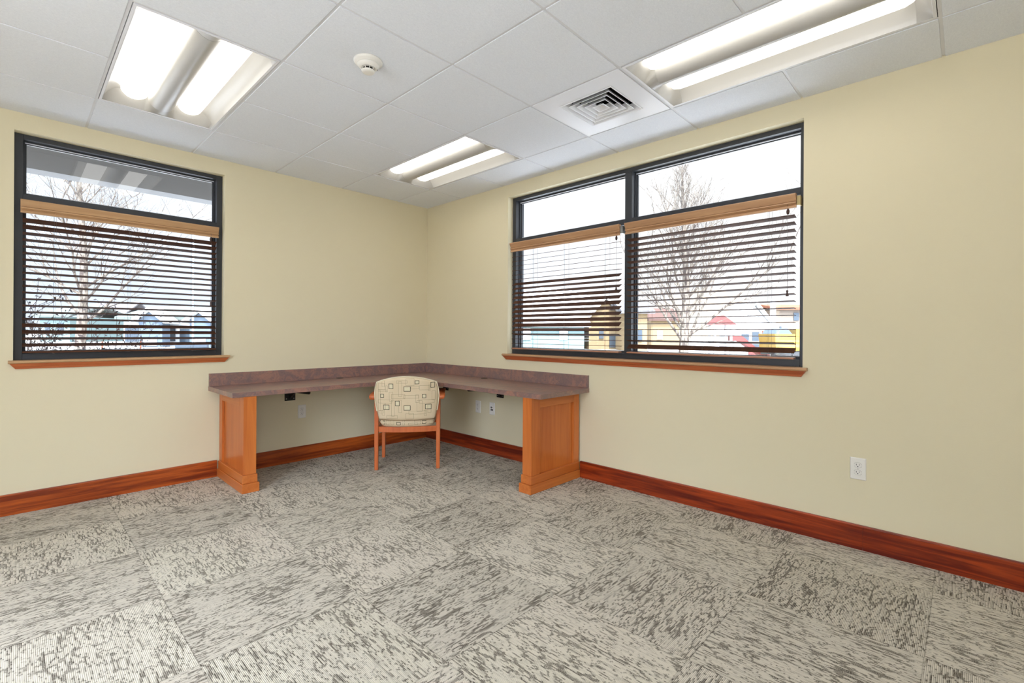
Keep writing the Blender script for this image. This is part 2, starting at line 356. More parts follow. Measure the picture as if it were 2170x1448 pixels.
# ------------------------------------------------------------------ windows
RC = .065                       # recess of the frame behind the wall face
def build_window(name, left):
    """axis u runs along the wall, d outwards"""
    u0, u1 = (LX0, LX1) if left else (RY0, RY1)
    def B(bm, a, b, d0, d1, z0, z1, mi=0):
        if left: box(bm, a, b, d0, d1, z0, z1, mi)
        else: box(bm, d0, d1, a, b, z0, z1, mi)
    ctr = ((u0+u1)/2, RC, ZO0) if left else (RC, (u0+u1)/2, ZO0)
    root = bpy.data.objects.new(name, None); COL.objects.link(root); root.location = ctr; struct(root)
    fwid = .040
    mull = [] if left else [(-2.490, -2.432)]
    def frame(bm):
        B(bm, u0, u0+fwid-(0 if left else .012), RC, RC+.11, ZO0, ZO1); B(bm, u1-fwid, u1, RC, RC+.11, ZO0, ZO1)
        a, b = u0+fwid-(0 if left else .012), u1-fwid
        B(bm, a, b, RC, RC+.11, ZO0, ZO0+.045); B(bm, a, b, RC, RC+.11, ZO1-.030, ZO1)
        segs = [(a, b)] if left else [(a, mull[0][0]), (mull[0][1], b)]
        for m0, m1 in mull: B(bm, m0, m1, RC, RC+.11, ZO0+.045, ZO1-.030)
        for s0, s1 in segs: B(bm, s0, s1, RC, RC+.11, 1.992, 2.036)
    part('window_frame', frame, M_frame, root, ctr, bevel=.0015, seg=1)
    a, b = u0+fwid-(0 if left else .012), u1-fwid
    segs = [(a, b)] if left else [(a, mull[0][0]), (mull[0][1], b)]
    gd = RC+.075
    for s0, s1 in segs:
        for z0, z1 in ((ZO0+.045, 1.992), (2.036, ZO1-.030)):
            def bead(bm, s0=s0, s1=s1, z0=z0, z1=z1):
                for k, (w, dd, mi) in enumerate(((.008, RC+.045, 0), (.016, RC+.062, 0))):
                    B(bm, s0, s0+w, dd, gd, z0, z1, mi); B(bm, s1-w, s1, dd, gd, z0, z1, mi)
                    B(bm, s0+w, s1-w, dd, gd, z0, z0+w, mi); B(bm, s0+w, s1-w, dd, gd, z1-w, z1, mi)
                # pale strips at head and foot imitate light glinting on the stepped frame
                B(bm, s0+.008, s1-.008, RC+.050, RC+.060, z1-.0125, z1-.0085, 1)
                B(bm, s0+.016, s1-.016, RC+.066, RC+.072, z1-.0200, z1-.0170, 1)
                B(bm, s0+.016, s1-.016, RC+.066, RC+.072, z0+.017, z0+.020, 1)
            part('glazing_bead', bead, [M_frame, M_frame_glint], root, ctr)
            def pane(bm, s0=s0, s1=s1, z0=z0, z1=z1): B(bm, s0+.002, s1-.002, gd+.001, gd+.006, z0+.002, z1-.002)
            part('pane', pane, M_glass, root, ctr)
    # wooden stool and apron under the opening
    e0, e1 = (u0-.022, u1+.035) if left else (u0-.026, u1+.040)
    def sill(bm):
        zt = .966
        # stool with a rounded nose
        prof = [(RC, zt), (-.030, zt), (-.036, zt-.004), (-.038, zt-.010), (-.036, zt-.016), (-.030, zt-.019), (RC, zt-.019)]
        lo, hi = u0+.0005, u1-.0005
        if left:
            prism(bm, [(p, q) for p, q in prof], lo, hi, 'x')
            prism(bm, [(p if p < 0 else -.0004, q) for p, q in prof], e0, lo, 'x'); prism(bm, [(p if p < 0 else -.0004, q) for p, q in prof], hi, e1, 'x')
        else:
            prism(bm, [(p, q) for p, q in prof], lo, hi, 'y')
            prism(bm, [(p if p < 0 else -.0004, q) for p, q in prof], e0, lo, 'y'); prism(bm, [(p if p < 0 else -.0004, q) for p, q in prof], hi, e1, 'y')
    part('window_sill', sill, M_oak_x if left else M_oak_y, root, ctr)
    def apron(bm):
        z1 = .9465; z0 = .912
        # moulding, both ends mitred back to the wall
        outer = [(-.0004, z0), (-.010, z0), (-.014, z0+.010), (-.026, z1-.008), (-.030, z1), (-.0004, z1)]
        rings = []
        for e, s in ((e0+.006, 1), (e1-.006, -1)):
            r = []
            for p, q in outer:
                cut = (z1-q)*.75
                uu = e + s*cut
                r.append(bm.verts.new((uu, p, q) if left else (p, uu, q)))
            rings.append(r)
        nn = len(outer)
        fs = [bm.faces.new(rings[0]), bm.faces.new(rings[1])]
        for k in range(nn): fs.append(bm.faces.new((rings[0][k], rings[0][(k+1) % nn], rings[1][(k+1) % nn], rings[1][k])))
        bmesh.ops.recalc_face_normals(bm, faces=fs)
    part('sill_apron', apron, M_sill_x if left else M_sill_y, root, ctr)
    return root
build_window('window_1', True)
build_window('window_2', False)

# ------------------------------------------------------------------ blinds
def rail_prof():   # valance cross-section (d towards the room is negative, z)
    pts = [(.014, .084), (-.016, .084), (-.020, .081), (-.021, .077), (-.019, .072), (-.012, .058), (-.006, .046), (-.003, .040), (.002, .0395), (.002, .0365), (-.009, .036), (-.011, .032), (-.010, .028),
           (-.004, .026), (.001, .021), (.006, .0205), (.006, .0175), (-.001, .017), (-.003, .013), (-.006, .010), (-.008, .005), (-.007, .001), (-.004, 0), (.006, 0), (.007, .074), (.014, .074)]
    return pts
def blind(label, left, u0, u1, tilts, ladders, cord_u, cord_z, clip=None, light_rail=False, z_off=0):
    """u0<u1 along the wall, the valance hangs just inside the opening"""
    dc = .035
    root = thing('venetian_blind', label, 'blind', ((u0+u1)/2, dc, 1.0) if left else (dc, (u0+u1)/2, 1.0), 0, 'wooden blinds in the windows')
    off = root.location.copy()
    def P(u, d, z): return (u, d, z) if left else (d, u, z)
    def val(bm): prism(bm, [(p+.006, 1.904+q) for p, q in rail_prof()], u0-.006, u1+.006, 'x' if left else 'y')
    part('valance', val, M_oak_x if left else M_oak_y, root, off)
    def head(bm):
        a = P(u0, .016, 1.935); b = P(u1, .055, 1.975); box(bm, a[0], b[0], a[1], b[1], a[2], b[2])
    part('headrail', head, M_knob, root, off)
    ztop, zbot, N = 1.862, 1.062, 20
    e0, e1 = u0+.004, u1-.004
    for k in range(N):
        z = ztop + (zbot-ztop)*k/(N-1); th = math.radians(tilts[k])    # + : room edge higher
        def slat(bm, z=z, th=th):
            w, t = .0245, .0014
            cr = []
            for s, q in ((-1, -1), (-.5, -1.6), (0, -1.8), (.5, -1.6), (1, -1), (1, 1), (.5, .8), (0, .6), (-.5, .8), (-1, 1)):
                a = s*w; b = q*t*.9
                dd = a*math.cos(th) + b*math.sin(th); zz = -a*math.sin(th) + b*math.cos(th)
                cr.append((dc+dd, z+zz))
            prism(bm, cr, e0, e1, 'x' if left else 'y')
        part('slat', slat, M_slat, root, off)
    def brail(bm):
        a = P(e0, dc-.025, 1.010); b = P(e1, dc+.025, 1.022); box(bm, a[0], b[0], a[1], b[1], a[2], b[2])
    part('bottom_rail', brail, M_rail_l if light_rail else M_slat, root, off, bevel=.004)
    for L in ladders:
        def cords(bm, L=L):
            for d, du in ((dc-.0285, 0), (dc+.0285, 0), (dc-.027, .009)):
                tube(bm, [P(L+du, d, 1.94), P(L+du, d, 1.5), P(L+du, d, 1.022)], .0008, 4)
            box(bm, *(sorted((P(L-.006, dc-.028, 0)[0], P(L+.006, dc-.020, 0)[0]))), *(sorted((P(L-.006, dc-.028, 0)[1], P(L+.006, dc-.020, 0)[1]))), 1.0065, 1.0102)
        part('ladder_cord', cords, M_cord, root, off)
    def lift(bm):
        tube(bm, [P(cord_u, .002, 1.94), P(cord_u, .001, cord_z+.03)], .0011, 5)
    c = part('pull_cord', lift, M_cord, root, off)
    def knob(bm, z=cord_z):
        p = P(cord_u, .001, z)
        lathe(bm, [(.003, .036), (.006, .034), (.0065, .028), (.0045, .022), (.0065, .010), (.009, .003), (.007, 0)], 12, p)
    part('cord_tassel', knob, M_knob, c, off)
    def knob2(bm):
        p = P(cord_u-.003, -.005, 1.868); lathe(bm, [(.003, .036), (.0075, .026), (.0095, .016), (.007, .004), (.003, 0)], 12, p)
    part('cord_tassel', knob2, M_knob, c, off)
    if clip:
        def cl(bm):
            a = P(clip[0], .006, 1.918); b = P(clip[1], .05, 1.974)
            box(bm, min(a[0], b[0]), max(a[0], b[0]), min(a[1], b[1]), max(a[1], b[1]), a[2], b[2])
        part('valance_clip', cl, clip[2], root, off, bevel=.002)
    return root
blind('wide wooden blind with dark slats in the left wall window', True, -3.137, -2.046,
      [26, 24, 13, 11, 10, 10, 10, 10, 10, 10, 10, 10, 10, 11, 12, 13, -26, -26, -16, -22], (-2.988, -2.60, -2.212), -2.092, 1.353, None)
blind('narrow wooden blind nearer the room corner, its lower slats tilted down showing brown', False, -2.418, -1.286,
      [-11, -11, -10, -9, -8, -5, -32, -26, -28, -34, -34, -38, -32, -32, -34, -37, -26, 18, 1.5, 2], (-1.557, -1.902, -2.301), -2.398, 1.490,
      (-2.447, -2.425, M_silver), True)
blind('right-hand wooden blind of the right wall window with slats nearly level', False, -3.596, -2.478,
      [12, 12, 11, 11, 10, 9, 9, 8, 8, 7, 7, 6, 5, 4, 2, 2, 2, 3, 13, -36], (-2.663, -3.056, -3.458), -3.558, 1.385,
      (-3.624, -3.603, M_brass), True)

# ------------------------------------------------------------------ ceiling troffers
def troffer(label, i, j, proto=None):
    loc = (gx(i)-T/2, gy(j)-T, CEIL)
    if proto:
        r = copy_tree(proto); r.location = loc; return tag(r, label, 'ceiling light', 'recessed troffers')
    root = thing('troffer_light', label, 'ceiling light', loc, 0, 'recessed troffers')
    hw, hl = T/2-.010, T-.010
    def frame(bm):
        z0, z1 = 0.0, .03
        w = .013
        box(bm, -hw, -hw+w, -hl, hl, z0, z1); box(bm, hw-w, hw, -hl, hl, z0, z1)
        box(bm, -hw+w, hw-w, -hl, -hl+w, z0, z1); box(bm, -hw+w, hw-w, hl-w, hl, z0, z1)
    part('frame', frame, M_white, root, None, bevel=.001, seg=1)
    IW = hw-.013; IL = hl-.013; D = .076
    c0, c1 = .074, .208                     # lens from |x|=c0..c1
    def zprof(x):
        x = abs(x)
        if x <= c0: return .004 + (D-.004)*(1-math.sqrt(max(0, 1-(x/c0)**2)))**.9 if x < c0 else D
        if x <= c1: return D
        k = (x-c1)/(IW-c1)                    # side reflector rises steeply from the frame
        return D*(1-k**1.5)**.75 if k < 1 else 0.0
    def refl(bm):
        xs = [-IW + 2*IW*k/96 for k in range(97)] + [c0, -c0, c1, -c1]
        xs = sorted(set(round(x, 5) for x in xs))
        rows = []
        for y in (-IL+.055, IL-.055): rows.append([bm.verts.new((x, y, zprof(x))) for x in xs])
        for a in range(len(xs)-1):
            f = bm.faces.new((rows[0][a], rows[0][a+1], rows[1][a+1], rows[1][a])); f.smooth = True
        # upper skin so the pan is a solid shell
        t = [bm.verts.new(p) for p in ((-IW, -IL, D+.03), (IW, -IL, D+.03), (IW, IL, D+.03), (-IW, IL, D+.03))]; bm.faces.new(t)
        for p, q in (((-IW, -IL), (IW, -IL)), ((IW, -IL), (IW, IL)), ((IW, IL), (-IW, IL)), ((-IW, IL), (-IW, -IL))):
            bm.faces.new([bm.verts.new(c) for c in ((*p, .001), (*q, .001), (*q, D+.03), (*p, D+.03))])
    part('reflector', refl, M_reflector, root)
    for s in (-1, 1):
        def endp(bm, s=s):
            xs = [-IW + 2*IW*k/60 for k in range(61)]
            lo = [bm.verts.new((x, s*IL, .002)) for x in xs]; hi = [bm.verts.new((x, s*(IL-.055), zprof(x)+.0005)) for x in xs]
            for a in range(60): f = bm.faces.new((lo[a], lo[a+1], hi[a+1], hi[a])); f.smooth = True
        part('end_plate', endp, M_reflector, root)
    for s in (-1, 1):
        def lens(bm, s=s):
            xc = s*(c0+c1)/2; hwid = (c1-c0)/2-.001; R = .048; Lh = IL-.030
            nx, ny = 16, 40; grid = []
            for b in range(ny+1):
                t = -1+2*b/ny
                y = Lh*math.sin(t*PI/2)**1 if False else Lh*t
                e = max(0, 1-((Lh-abs(y))/.065)) if Lh-abs(y) < .065 else 0
                k = math.sqrt(max(0, 1-e*e))
                row = []
                for a in range(nx+1):
                    q = -PI/2 + PI*a/nx
                    row.append(bm.verts.new((xc+hwid*math.sin(q)*max(k, .55), y, D-.003-(R*math.cos(q))*k)))
                grid.append(row)
            for b in range(ny):
                for a in range(nx):
                    f = bm.faces.new((grid[b][a], grid[b][a+1], grid[b+1][a+1], grid[b+1][a])); f.smooth = True
        part('lens', lens, M_lens, root)['label'] = 'glowing white lens'
    return root
tp = troffer('recessed two-lens ceiling light above the left window, third of three in view', 3, 0)
tp['label'] = 'recessed two-lens ceiling light nearest the left window'
troffer('long recessed ceiling light beside the air vent, cut by the top edge of the photo', 0, 4, tp)
troffer('smallest recessed ceiling light, nearest the room corner', 0, 0, tp)
troffer('recessed ceiling light overhead, above the camera', 3, 4, tp)

# ------------------------------------------------------------------ air diffuser
vx, vy = gx(0)-T/2, gy(3)-T/2
v = thing('ceiling_vent', 'square white air vent with nested louvre rings in the ceiling', 'air vent', (vx, vy, CEIL))
A = .176
def vframe(bm):
    h = T/2-.008; q = [(-1, -1), (1, -1), (1, 1), (-1, 1)]
    rows = [[bm.verts.new((a*r, b*r, z)) for a, b in q] for r, z in ((h, .006), (h, -.001), (A+.005, -.001), (A+.004, -.004), (A, -.004), (A, .006))]
    for p, w in zip(rows, rows[1:]+rows[:1]):
        for k in range(4): bm.faces.new((p[k], p[(k+1) % 4], w[(k+1) % 4], w[k]))
    bmesh.ops.recalc_face_normals(bm, faces=bm.faces[:])
part('vent_panel', vframe, M_white, v)
def neck(bm):
    box(bm, -A, A, -A, A, .075, .085)
    for s in (-1, 1): box(bm, s*A, s*(A+.004), -A, A, .006, .08); box(bm, -A, A, s*A, s*(A+.004), .006, .08)
part('duct_neck', neck, M_dark, v)
def ring(bm, r, flare, z0, z1):
    q = [(-1, -1), (1, -1), (1, 1), (-1, 1)]
    lo = [bm.verts.new((a*r, b*r, z0)) for a, b in q]; lo2 = [bm.verts.new((a*(r-.0045), b*(r-.0045), z0)) for a, b in q]
    hi = [bm.verts.new((a*(r-flare), b*(r-flare), z1)) for a, b in q]; hi2 = [bm.verts.new((a*(r-flare-.002), b*(r-flare-.002), z1)) for a, b in q]
    for k in range(4):
        m = (k+1) % 4
        bm.faces.new((lo[k], lo[m], lo2[m], lo2[k])); bm.faces.new((lo[k], lo[m], hi[m], hi[k]))
        bm.faces.new((lo2[k], lo2[m], hi2[m], hi2[k])); bm.faces.new((hi[k], hi[m], hi2[m], hi2[k]))
for r in (.1755, .143, .109, .075):
    part('louvre_ring', lambda bm, r=r: ring(bm, r, .030, -.003, .034), M_white, v)
def core(bm):
    r = .040; q = [(-1, -1), (1, -1), (1, 1), (-1, 1)]
    lo = [bm.verts.new((a*r, b*r, -.003)) for a, b in q]; l2 = [bm.verts.new((a*(r-.005), b*(r-.005), -.003)) for a, b in q]
    ap = bm.verts.new((0, 0, .016)); tp_ = bm.verts.new((0, 0, .03))
    for k in range(4):
        m = (k+1) % 4
        bm.faces.new((lo[k], lo[m], l2[m], l2[k])); bm.faces.new((l2[k], l2[m], ap)); bm.faces.new((lo[k], lo[m], tp_))
part('vent_core', core, M_white, v)

# ------------------------------------------------------------------ smoke detector
sd_ = thing('smoke_detector', 'round white smoke detector on the ceiling', 'smoke detector', (-1.930, -2.125, CEIL))
part('base', lambda bm: lathe(bm, [(.071, 0), (.071, -.006), (.066, -.012), (.056, -.014), (.054, -.020)], 40), M_plastic, sd_)
part('housing', lambda bm: lathe(bm, [(.054, -.0202), (.053, -.024), (.046, -.032), (.038, -.036), (.036, -.037)], 40), M_plastic, sd_)
def cage(bm):
    for k in range(10):
        a = 2*PI*k/10; c, s = math.cos(a), math.sin(a)
        tube(bm, [(.034*c, .034*s, -.036), (.031*c, .031*s, -.050)], .0022, 4)
part('sensor_cage', cage, M_plastic, sd_)
part('sensor_core', lambda bm: lathe(bm, [(.024, -.036), (.024, -.049)], 20), M_slot, sd_)
part('cap', lambda bm: lathe(bm, [(.033, -.0495), (.033, -.053), (.029, -.058), (.018, -.060), (.001, -.060)], 32), M_plastic, sd_)
part('indicator', lambda bm: lathe(bm, [(.0022, -.030), (.0022, -.0335), (.001, -.034)], 8, (.046*math.cos(-.3), .046*math.sin(-.3), 0)), M_slot, sd_)

# ------------------------------------------------------------------ wall plates
def plate(kind, label, loc, rz, cat, group=None):
    """local: x across, -y out of the wall, z up"""
    r = thing('power_outlet' if kind != 'data' else 'data_jack_plate', label, cat, loc, rz, group)
    w, h = .036, .059
    def cover(bm):
        n_ = [(-w, -h), (w, -h), (w, h), (-w, h)]
        k = .004
        lo = [bm.verts.new((a, -.0003, b)) for a, b in n_]
        mi = [bm.verts.new((a, -.0025, b)) for a, b in n_]
        hi = [bm.verts.new((a-math.copysign(k, a), -.0062, b-math.copysign(k, b))) for a, b in n_]
        bm.faces.new(lo); bm.faces.new(hi)
        for A_, B_ in ((lo, mi), (mi, hi)):
            for q in range(4): bm.faces.new((A_[q], A_[(q+1) % 4], B_[(q+1) % 4], B_[q]))
        bmesh.ops.recalc_face_normals(bm, faces=bm.faces[:])
    part('cover_plate', cover, M_plastic, r)
    if kind == 'duplex':
        for s in (1, -1):
            zc = s*.0195
            def face(bm):
                pts = [(max(-.0155, min(.0155, .0172*math.cos(2*PI*k/32))), zc+.0138*math.sin(2*PI*k/32)) for k in range(32)]
                prism(bm, pts, -.0092, -.0062, 'y')
            fo = part('receptacle', face, M_plastic, r, bevel=.0006, seg=1)
            def slots(bm):
                box(bm, -.0072, -.0050, -.0098, -.0090, zc-.001, zc+.0075); box(bm, .0050, .0070, -.0098, -.0090, zc+.000, zc+.0070)
                prism(bm, [(.0026*math.cos(2*PI*k/12), zc-.0068+.0026*math.sin(2*PI*k/12)) for k in range(12)], -.0098, -.0090, 'y')
            part('slots', slots, M_slot, fo)
        def ridge(bm):
            for s in (1, -1):
                pts = []
            for s in (1, -1):
                zc = s*.0195
                for k in range(32):
                    a0, a1 = 2*PI*k/32, 2*PI*(k+1)/32
                    P0 = [(R*math.cos(a), zc+R2*math.sin(a)) for a in (a0, a1) for R, R2 in ((.0185, .0150), (.0176, .0142))]
                    c = [(max(-.0168, min(.0168, x)), z) for x, z in (P0[0], P0[2], P0[3], P0[1])]
                    try: bm.faces.new([bm.verts.new((x, -.00632, z)) for x, z in c])
                    except Exception: pass
        part('recess_line', ridge, M_gap, r)
        part('screw', lambda bm: prism(bm, [(.0028*math.cos(2*PI*k/12), .0028*math.sin(2*PI*k/12)) for k in range(12)], -.0072, -.0062, 'y'), M_screwp, r)
    else:
        for px, pz in ((-.0085, .011), (.0085, .011), (-.0085, -.011), (.0085, -.011)):
            def jack(bm, px=px, pz=pz):
                box(bm, px-.0068, px+.0068, -.0066, -.0062, pz-.008, pz+.008)
            small = (px, pz) == (.0085, .011)
            if small: part('jack', lambda bm: prism(bm, [(px+.004*math.cos(2*PI*k/12), pz+.004*math.sin(2*PI*k/12)) for k in range(12)], -.0068, -.0062, 'y'), M_slot, r)
            else: part('jack', jack, M_slot, r)
    return r
M_gap = new_mat('plastic_gap', srgb(150, 144, 130), .6)
M_screwp = new_mat('painted_screw', srgb(205, 200, 188), .4)
plate('duplex', 'white duplex outlet low on the open right wall', (0, -3.9055, .432), PI/2*3, 'outlet', 'duplex outlets')
plate('duplex', 'white duplex outlet on the left wall under the desk', (-1.373, 0, .440), 0, 'outlet', 'duplex outlets')
plate('duplex', 'dim white outlet under the desk, just left of the data plate', (0, -.850, .430), PI/2*3, 'outlet', 'duplex outlets')
plate('data', 'white data plate with four black jacks on the right wall under the desk', (0, -1.050, .432), PI/2*3, 'data plate')

# ------------------------------------------------------------------ corner desk
DZ0, DZ1, DD = .6875, .7225, .602
DX, DY = -2.107, -2.160
dk = thing('corner_worktop', 'L-shaped brown laminate worktop with backsplash filling the room corner', 'desk', (-.30, -.30, DZ0))
off = dk.location.copy()
G1, G2 = (-1.045, -.062), (-.062, -1.000)   # cable grommets
def top(bm):
    prism(bm, [(DX, -.0005), (DX, -DD), (-DD, -DD), (-DD, DY), (-.0005, DY), (-.0005, -.0005)], DZ0, DZ1, 'z')
part('worktop', top, M_lam, dk, off, bevel=.0015)
def bs1(bm): box(bm, DX+.003, -.0005, -.020, -.0005, DZ1+.0003, .8225)
def bs2(bm): box(bm, -.020, -.0005, DY+.003, -.0205, DZ1+.0003, .8225)
part('backsplash', bs1, M_lam, dk, off, bevel=.001); part('backsplash', bs2, M_lam, dk, off, bevel=.001)
for g in (G1, G2):
    def gr(bm, g=g):
        lathe(bm, [(.028, DZ1+.0002), (.030, DZ1+.0022), (.032, DZ1+.0022), (.034, DZ1+.0003)], 28, (g[0], g[1], 0))
    part('cable_grommet', gr, new_mat('grommet', srgb(70, 66, 58), .5), dk, off)

def pedestal(label, mirror):
    """built for the left wall; mirrored across the diagonal for the right wall"""
    def B(bm, x0, x1, y0, y1, z0, z1):
        if mirror: box(bm, y0, y1, x0, x1, z0, z1)
        else: box(bm, x0, x1, y0, y1, z0, z1)
    s = 1
    xa, xb = (-2.075, -1.988) if mirror else (-2.033, -1.947)    # outer / inner faces
    yf = -.598
    base = ((xa+xb)/2, -.3, 0); base = (base[1], base[0], 0) if mirror else base
    r = thing('desk_pedestal', label, 'desk support', base, 0, 'desk pedestals')
    off = r.location.copy()
    MX = (M_maple_x if mirror else M_maple_y)
    part('corner_post', lambda bm: B(bm, xa, xb, yf, yf+.092, .1265, DZ0-.0005), M_maple_z, r, off, bevel=.0015)
    part('side_panel', lambda bm: B(bm, xa+.016, xb-.004, yf+.0922, -.0205, .1265, DZ0-.001), M_maple_z, r, off)
    part('top_rail', lambda bm: B(bm, xa, xa+.0158, yf+.0925, -.0905, .612, DZ0-.0005), MX, r, off, bevel=.001)
    part('back_stile', lambda bm: B(bm, xa, xa+.0158, -.090, -.0208, .1265, DZ0-.0005), M_maple_z, r, off, bevel=.001)
    part('base_moulding', lambda bm: B(bm, xa-.007, xb+.007, yf-.009, -.0185, .0655, .126), MX, r, off, bevel=.004)
    part('plinth', lambda bm: B(bm, xa-.014, xb+.016, yf-.022, -.0185, 0, .065), MX, r, off, bevel=.003)
    return r
pedestal('maple desk pedestal under the left end of the worktop', False)
pedestal('maple desk pedestal under the right end of the worktop', True)

def bracket(label, pos, mirror):
    """pos: along the wall"""
    def B(bm, x0, x1, y0, y1, z0, z1):
        if mirror: box(bm, y0, y1, x0, x1, z0, z1)
        else: box(bm, x0, x1, y0, y1, z0, z1)
    loc = (-.004, pos, .54) if mirror else (pos, -.004, .54)
    r = thing('desk_bracket', label, 'bracket', loc, 0, 'black brackets under the worktop'); off = r.location.copy()
    part('wall_plate', lambda bm: B(bm, pos-.046, pos+.046, -.0055, -.0005, .548, DZ0-.001), M_steel, r, off, bevel=.002)
    def arm(bm):
        pts = [(-.006, .56), (-.03, .58), (-.12, .628), (-.40, .640), (-.41, .650), (-.41, DZ0-.001), (-.006, DZ0-.001)]
        if mirror: prism(bm, pts, pos-.005, pos+.005, 'y')
        else: prism(bm, pts, pos-.005, pos+.005, 'x')
    part('support_arm', arm, M_steel, r, off)
    for a in (-.032, .032):
        c = [(pos+a+.004*math.cos(2*PI*k/10), .566+.004*math.sin(2*PI*k/10)) for k in range(10)]
        part('screw', lambda bm: prism(bm, c, -.0075, -.0056, 'x' if mirror else 'y'), M_screw, r, off)
bracket('black steel bracket on the left wall, left of the chair', -1.478, False)
bracket('black steel bracket on the left wall, mostly hidden behind the chair', -.50, False)
bracket('black steel bracket on the right wall, just right of the chair', -.34, True)
bracket('black steel bracket on the right wall above the data plate', -1.158, True)

# ------------------------------------------------------------------ chair
CR = math.atan2(.778, .628) - PI/2
ch = thing('guest_chair', 'wooden armchair with beige square-patterned fabric, back to the camera, tucked into the corner desk', 'chair', (-.8675, -.918, 0), CR)
# local frame: x to the right seen from behind, y forward (towards the corner), z up
LX = .2555
def leg(bm, x, y, ztop, w=.0175, d=.019, lean=0):
    v0 = box(bm, x-w*.86, x+w*.86, y-d*.86, y+d*.86, 0, ztop)
    for k, q in enumerate(v0):
        if k >= 4: q.co.x = x + math.copysign(w, q.co.x-x); q.co.y = y + math.copysign(d, q.co.y-y) + lean
for sx_ in (-1, 1):
    part('leg', lambda bm: leg(bm, sx_*LX, .012, .616), M_chairwood, ch, bevel=.004)
    part('leg', lambda bm: leg(bm, sx_*(LX-.004), .425, .614, .0165, .018), M_chairwood, ch, bevel=.004)
    def arm(bm):
        ys = [-.050, -.040, 0, .08, .2, .33, .44, .475, .485]
        ws = [.020, .026, .029, .028, .024, .025, .029, .026, .016]
        zs = [.612, .616, .622, .628, .630, .628, .622, .616, .614]
        rings = []
        for y, w, z in zip(ys, ws, zs):
            w *= 1.18; xc = sx_*(LX+.024); r = []
            for a, b in ((-1, -.4), (-.8, -1), (.8, -1), (1, -.4), (1, .75), (.9, 1), (-.9, 1), (-1, .75)):
                r.append(bm.verts.new((xc+a*w, y, z+b*.0135)))
            rings.append(r)
        for p, q in zip(rings[:-1], rings[1:]):
            for k in range(8): bm.faces.new((p[k], p[(k+1) % 8], q[(k+1) % 8], q[k]))
        bm.faces.new(rings[0]); bm.faces.new(rings[-1])
    part('armrest', arm, M_chairwood, ch, smooth=True, bevel=0)
def curve_back(x): return -.052*(1-(x/.25)**2)      # seat back edge, plan view
def rail(bm):
    N = 20; P0 = []
    for k in range(N+1):
        x = -LX+.016 + (2*LX-.032)*k/N; y = .018 + curve_back(x)*.75
        P0.append([bm.verts.new((x, y-.010, .318)), bm.verts.new((x, y+.010, .318)), bm.verts.new((x, y+.010, .364)), bm.verts.new((x, y-.010, .364))])
    for a, b in zip(P0[:-1], P0[1:]):
        for k in range(4): bm.faces.new((a[k], a[(k+1) % 4], b[(k+1) % 4], b[k]))
    bm.faces.new(P0[0]); bm.faces.new(P0[-1])
part('seat_rail', rail, M_chairwood, ch, bevel=.003)
def siderails(bm):
    for s in (-1, 1): box(bm, s*(LX-.010), s*(LX+.010), .032, .406, .318, .364)
    box(bm, -LX+.014, LX-.014, .415, .435, .318, .364)
part('seat_frame', siderails, M_chairwood, ch, bevel=.003)
# fabric pattern, traced as rectangles (x, z in metres on the cloth)
U = .000625
def R_(a, b, c, d): return ((a-582)*U, .790-(d-125)*U*.99, (c-582)*U, .790-(b-125)*U*.99)
bold = [R_(*q) for q in ((355,207,415,278),(548,245,638,312),(692,165,748,215),(893,192,950,268),(242,347,290,398),(785,352,836,406),(436,437,494,510),(280,492,360,562),(546,502,634,570),(822,490,905,560))]
thin = [R_(*q) for q in ((455,165,595,203),(480,180,525,380),(388,352,565,410),(545,365,740,405),(700,358,742,465),(210,425,395,472),(715,438,785,590),(750,428,942,478),(610,580,830,625),(570,612,675,690),(360,320,410,445),(315,235,340,320),(385,430,425,650),(215,300,245,580),(265,170,300,250),(815,150,855,250),(910,310,955,435),(865,230,890,310),(750,235,880,295),(215,290,330,315),(215,575,280,610),(640,238,745,280),(810,575,845,650),(260,565,295,640),(320,640,465,680),(215,205,305,290),(340,150,470,190),(575,140,685,232),(480,430,520,600),(300,470,310,560),(855,500,900,610))]
def back_pt(x, z, side):
    """side 1: the rear (camera) skin, -1: the front skin"""
    k = (z-.40)/.40
    y = -.012 - .072*k + (-.055*(1-(x/.27)**2))
    return y
def half_w(z): 
    k = max(0, min(1, (z-.405)/.33)); return .236 + .030*math.sin(k*PI/2)
def zlim(x): return .797 - .75*x*x
def back_shell(bm):
    N, Mz = 40, 30; th = .019
    front, rear = [], []
    for j in range(Mz+1):
        fr, rr = [], []
        for i in range(N+1):
            a = -1+2*i/N; b = -1+2*j/Mz
            # squircle map for round corners
            kk = .17 if b > 0 else .07
            ca = a*math.sqrt(1-kk*b*b); cb = b*math.sqrt(1-kk*a*a)
            zc, zh = .611, .186
            z = zc + cb*zh
            w = half_w(z); x = ca*w
            z = z + (-.55*x*x if b > 0 else .16*x*x*0)*max(0, b)
            e = (1-abs(a)**7)*(1-abs(b)**7); t = th*(e**.42)
            y0 = back_pt(x, z, 1)
            rr.append(bm.verts.new((x, y0-t, z))); fr.append(bm.verts.new((x, y0+t*1.2, z)))
        front.append(fr); rear.append(rr)
    for j in range(Mz):
        for i in range(N):
            for g in (front, rear):
                f = bm.faces.new((g[j][i], g[j][i+1], g[j+1][i+1], g[j+1][i])); f.smooth = True
    bmesh.ops.remove_doubles(bm, verts=bm.verts[:], dist=.0004)
    bmesh.ops.recalc_face_normals(bm, faces=bm.faces[:])
from mathutils.bvhtree import BVHTree
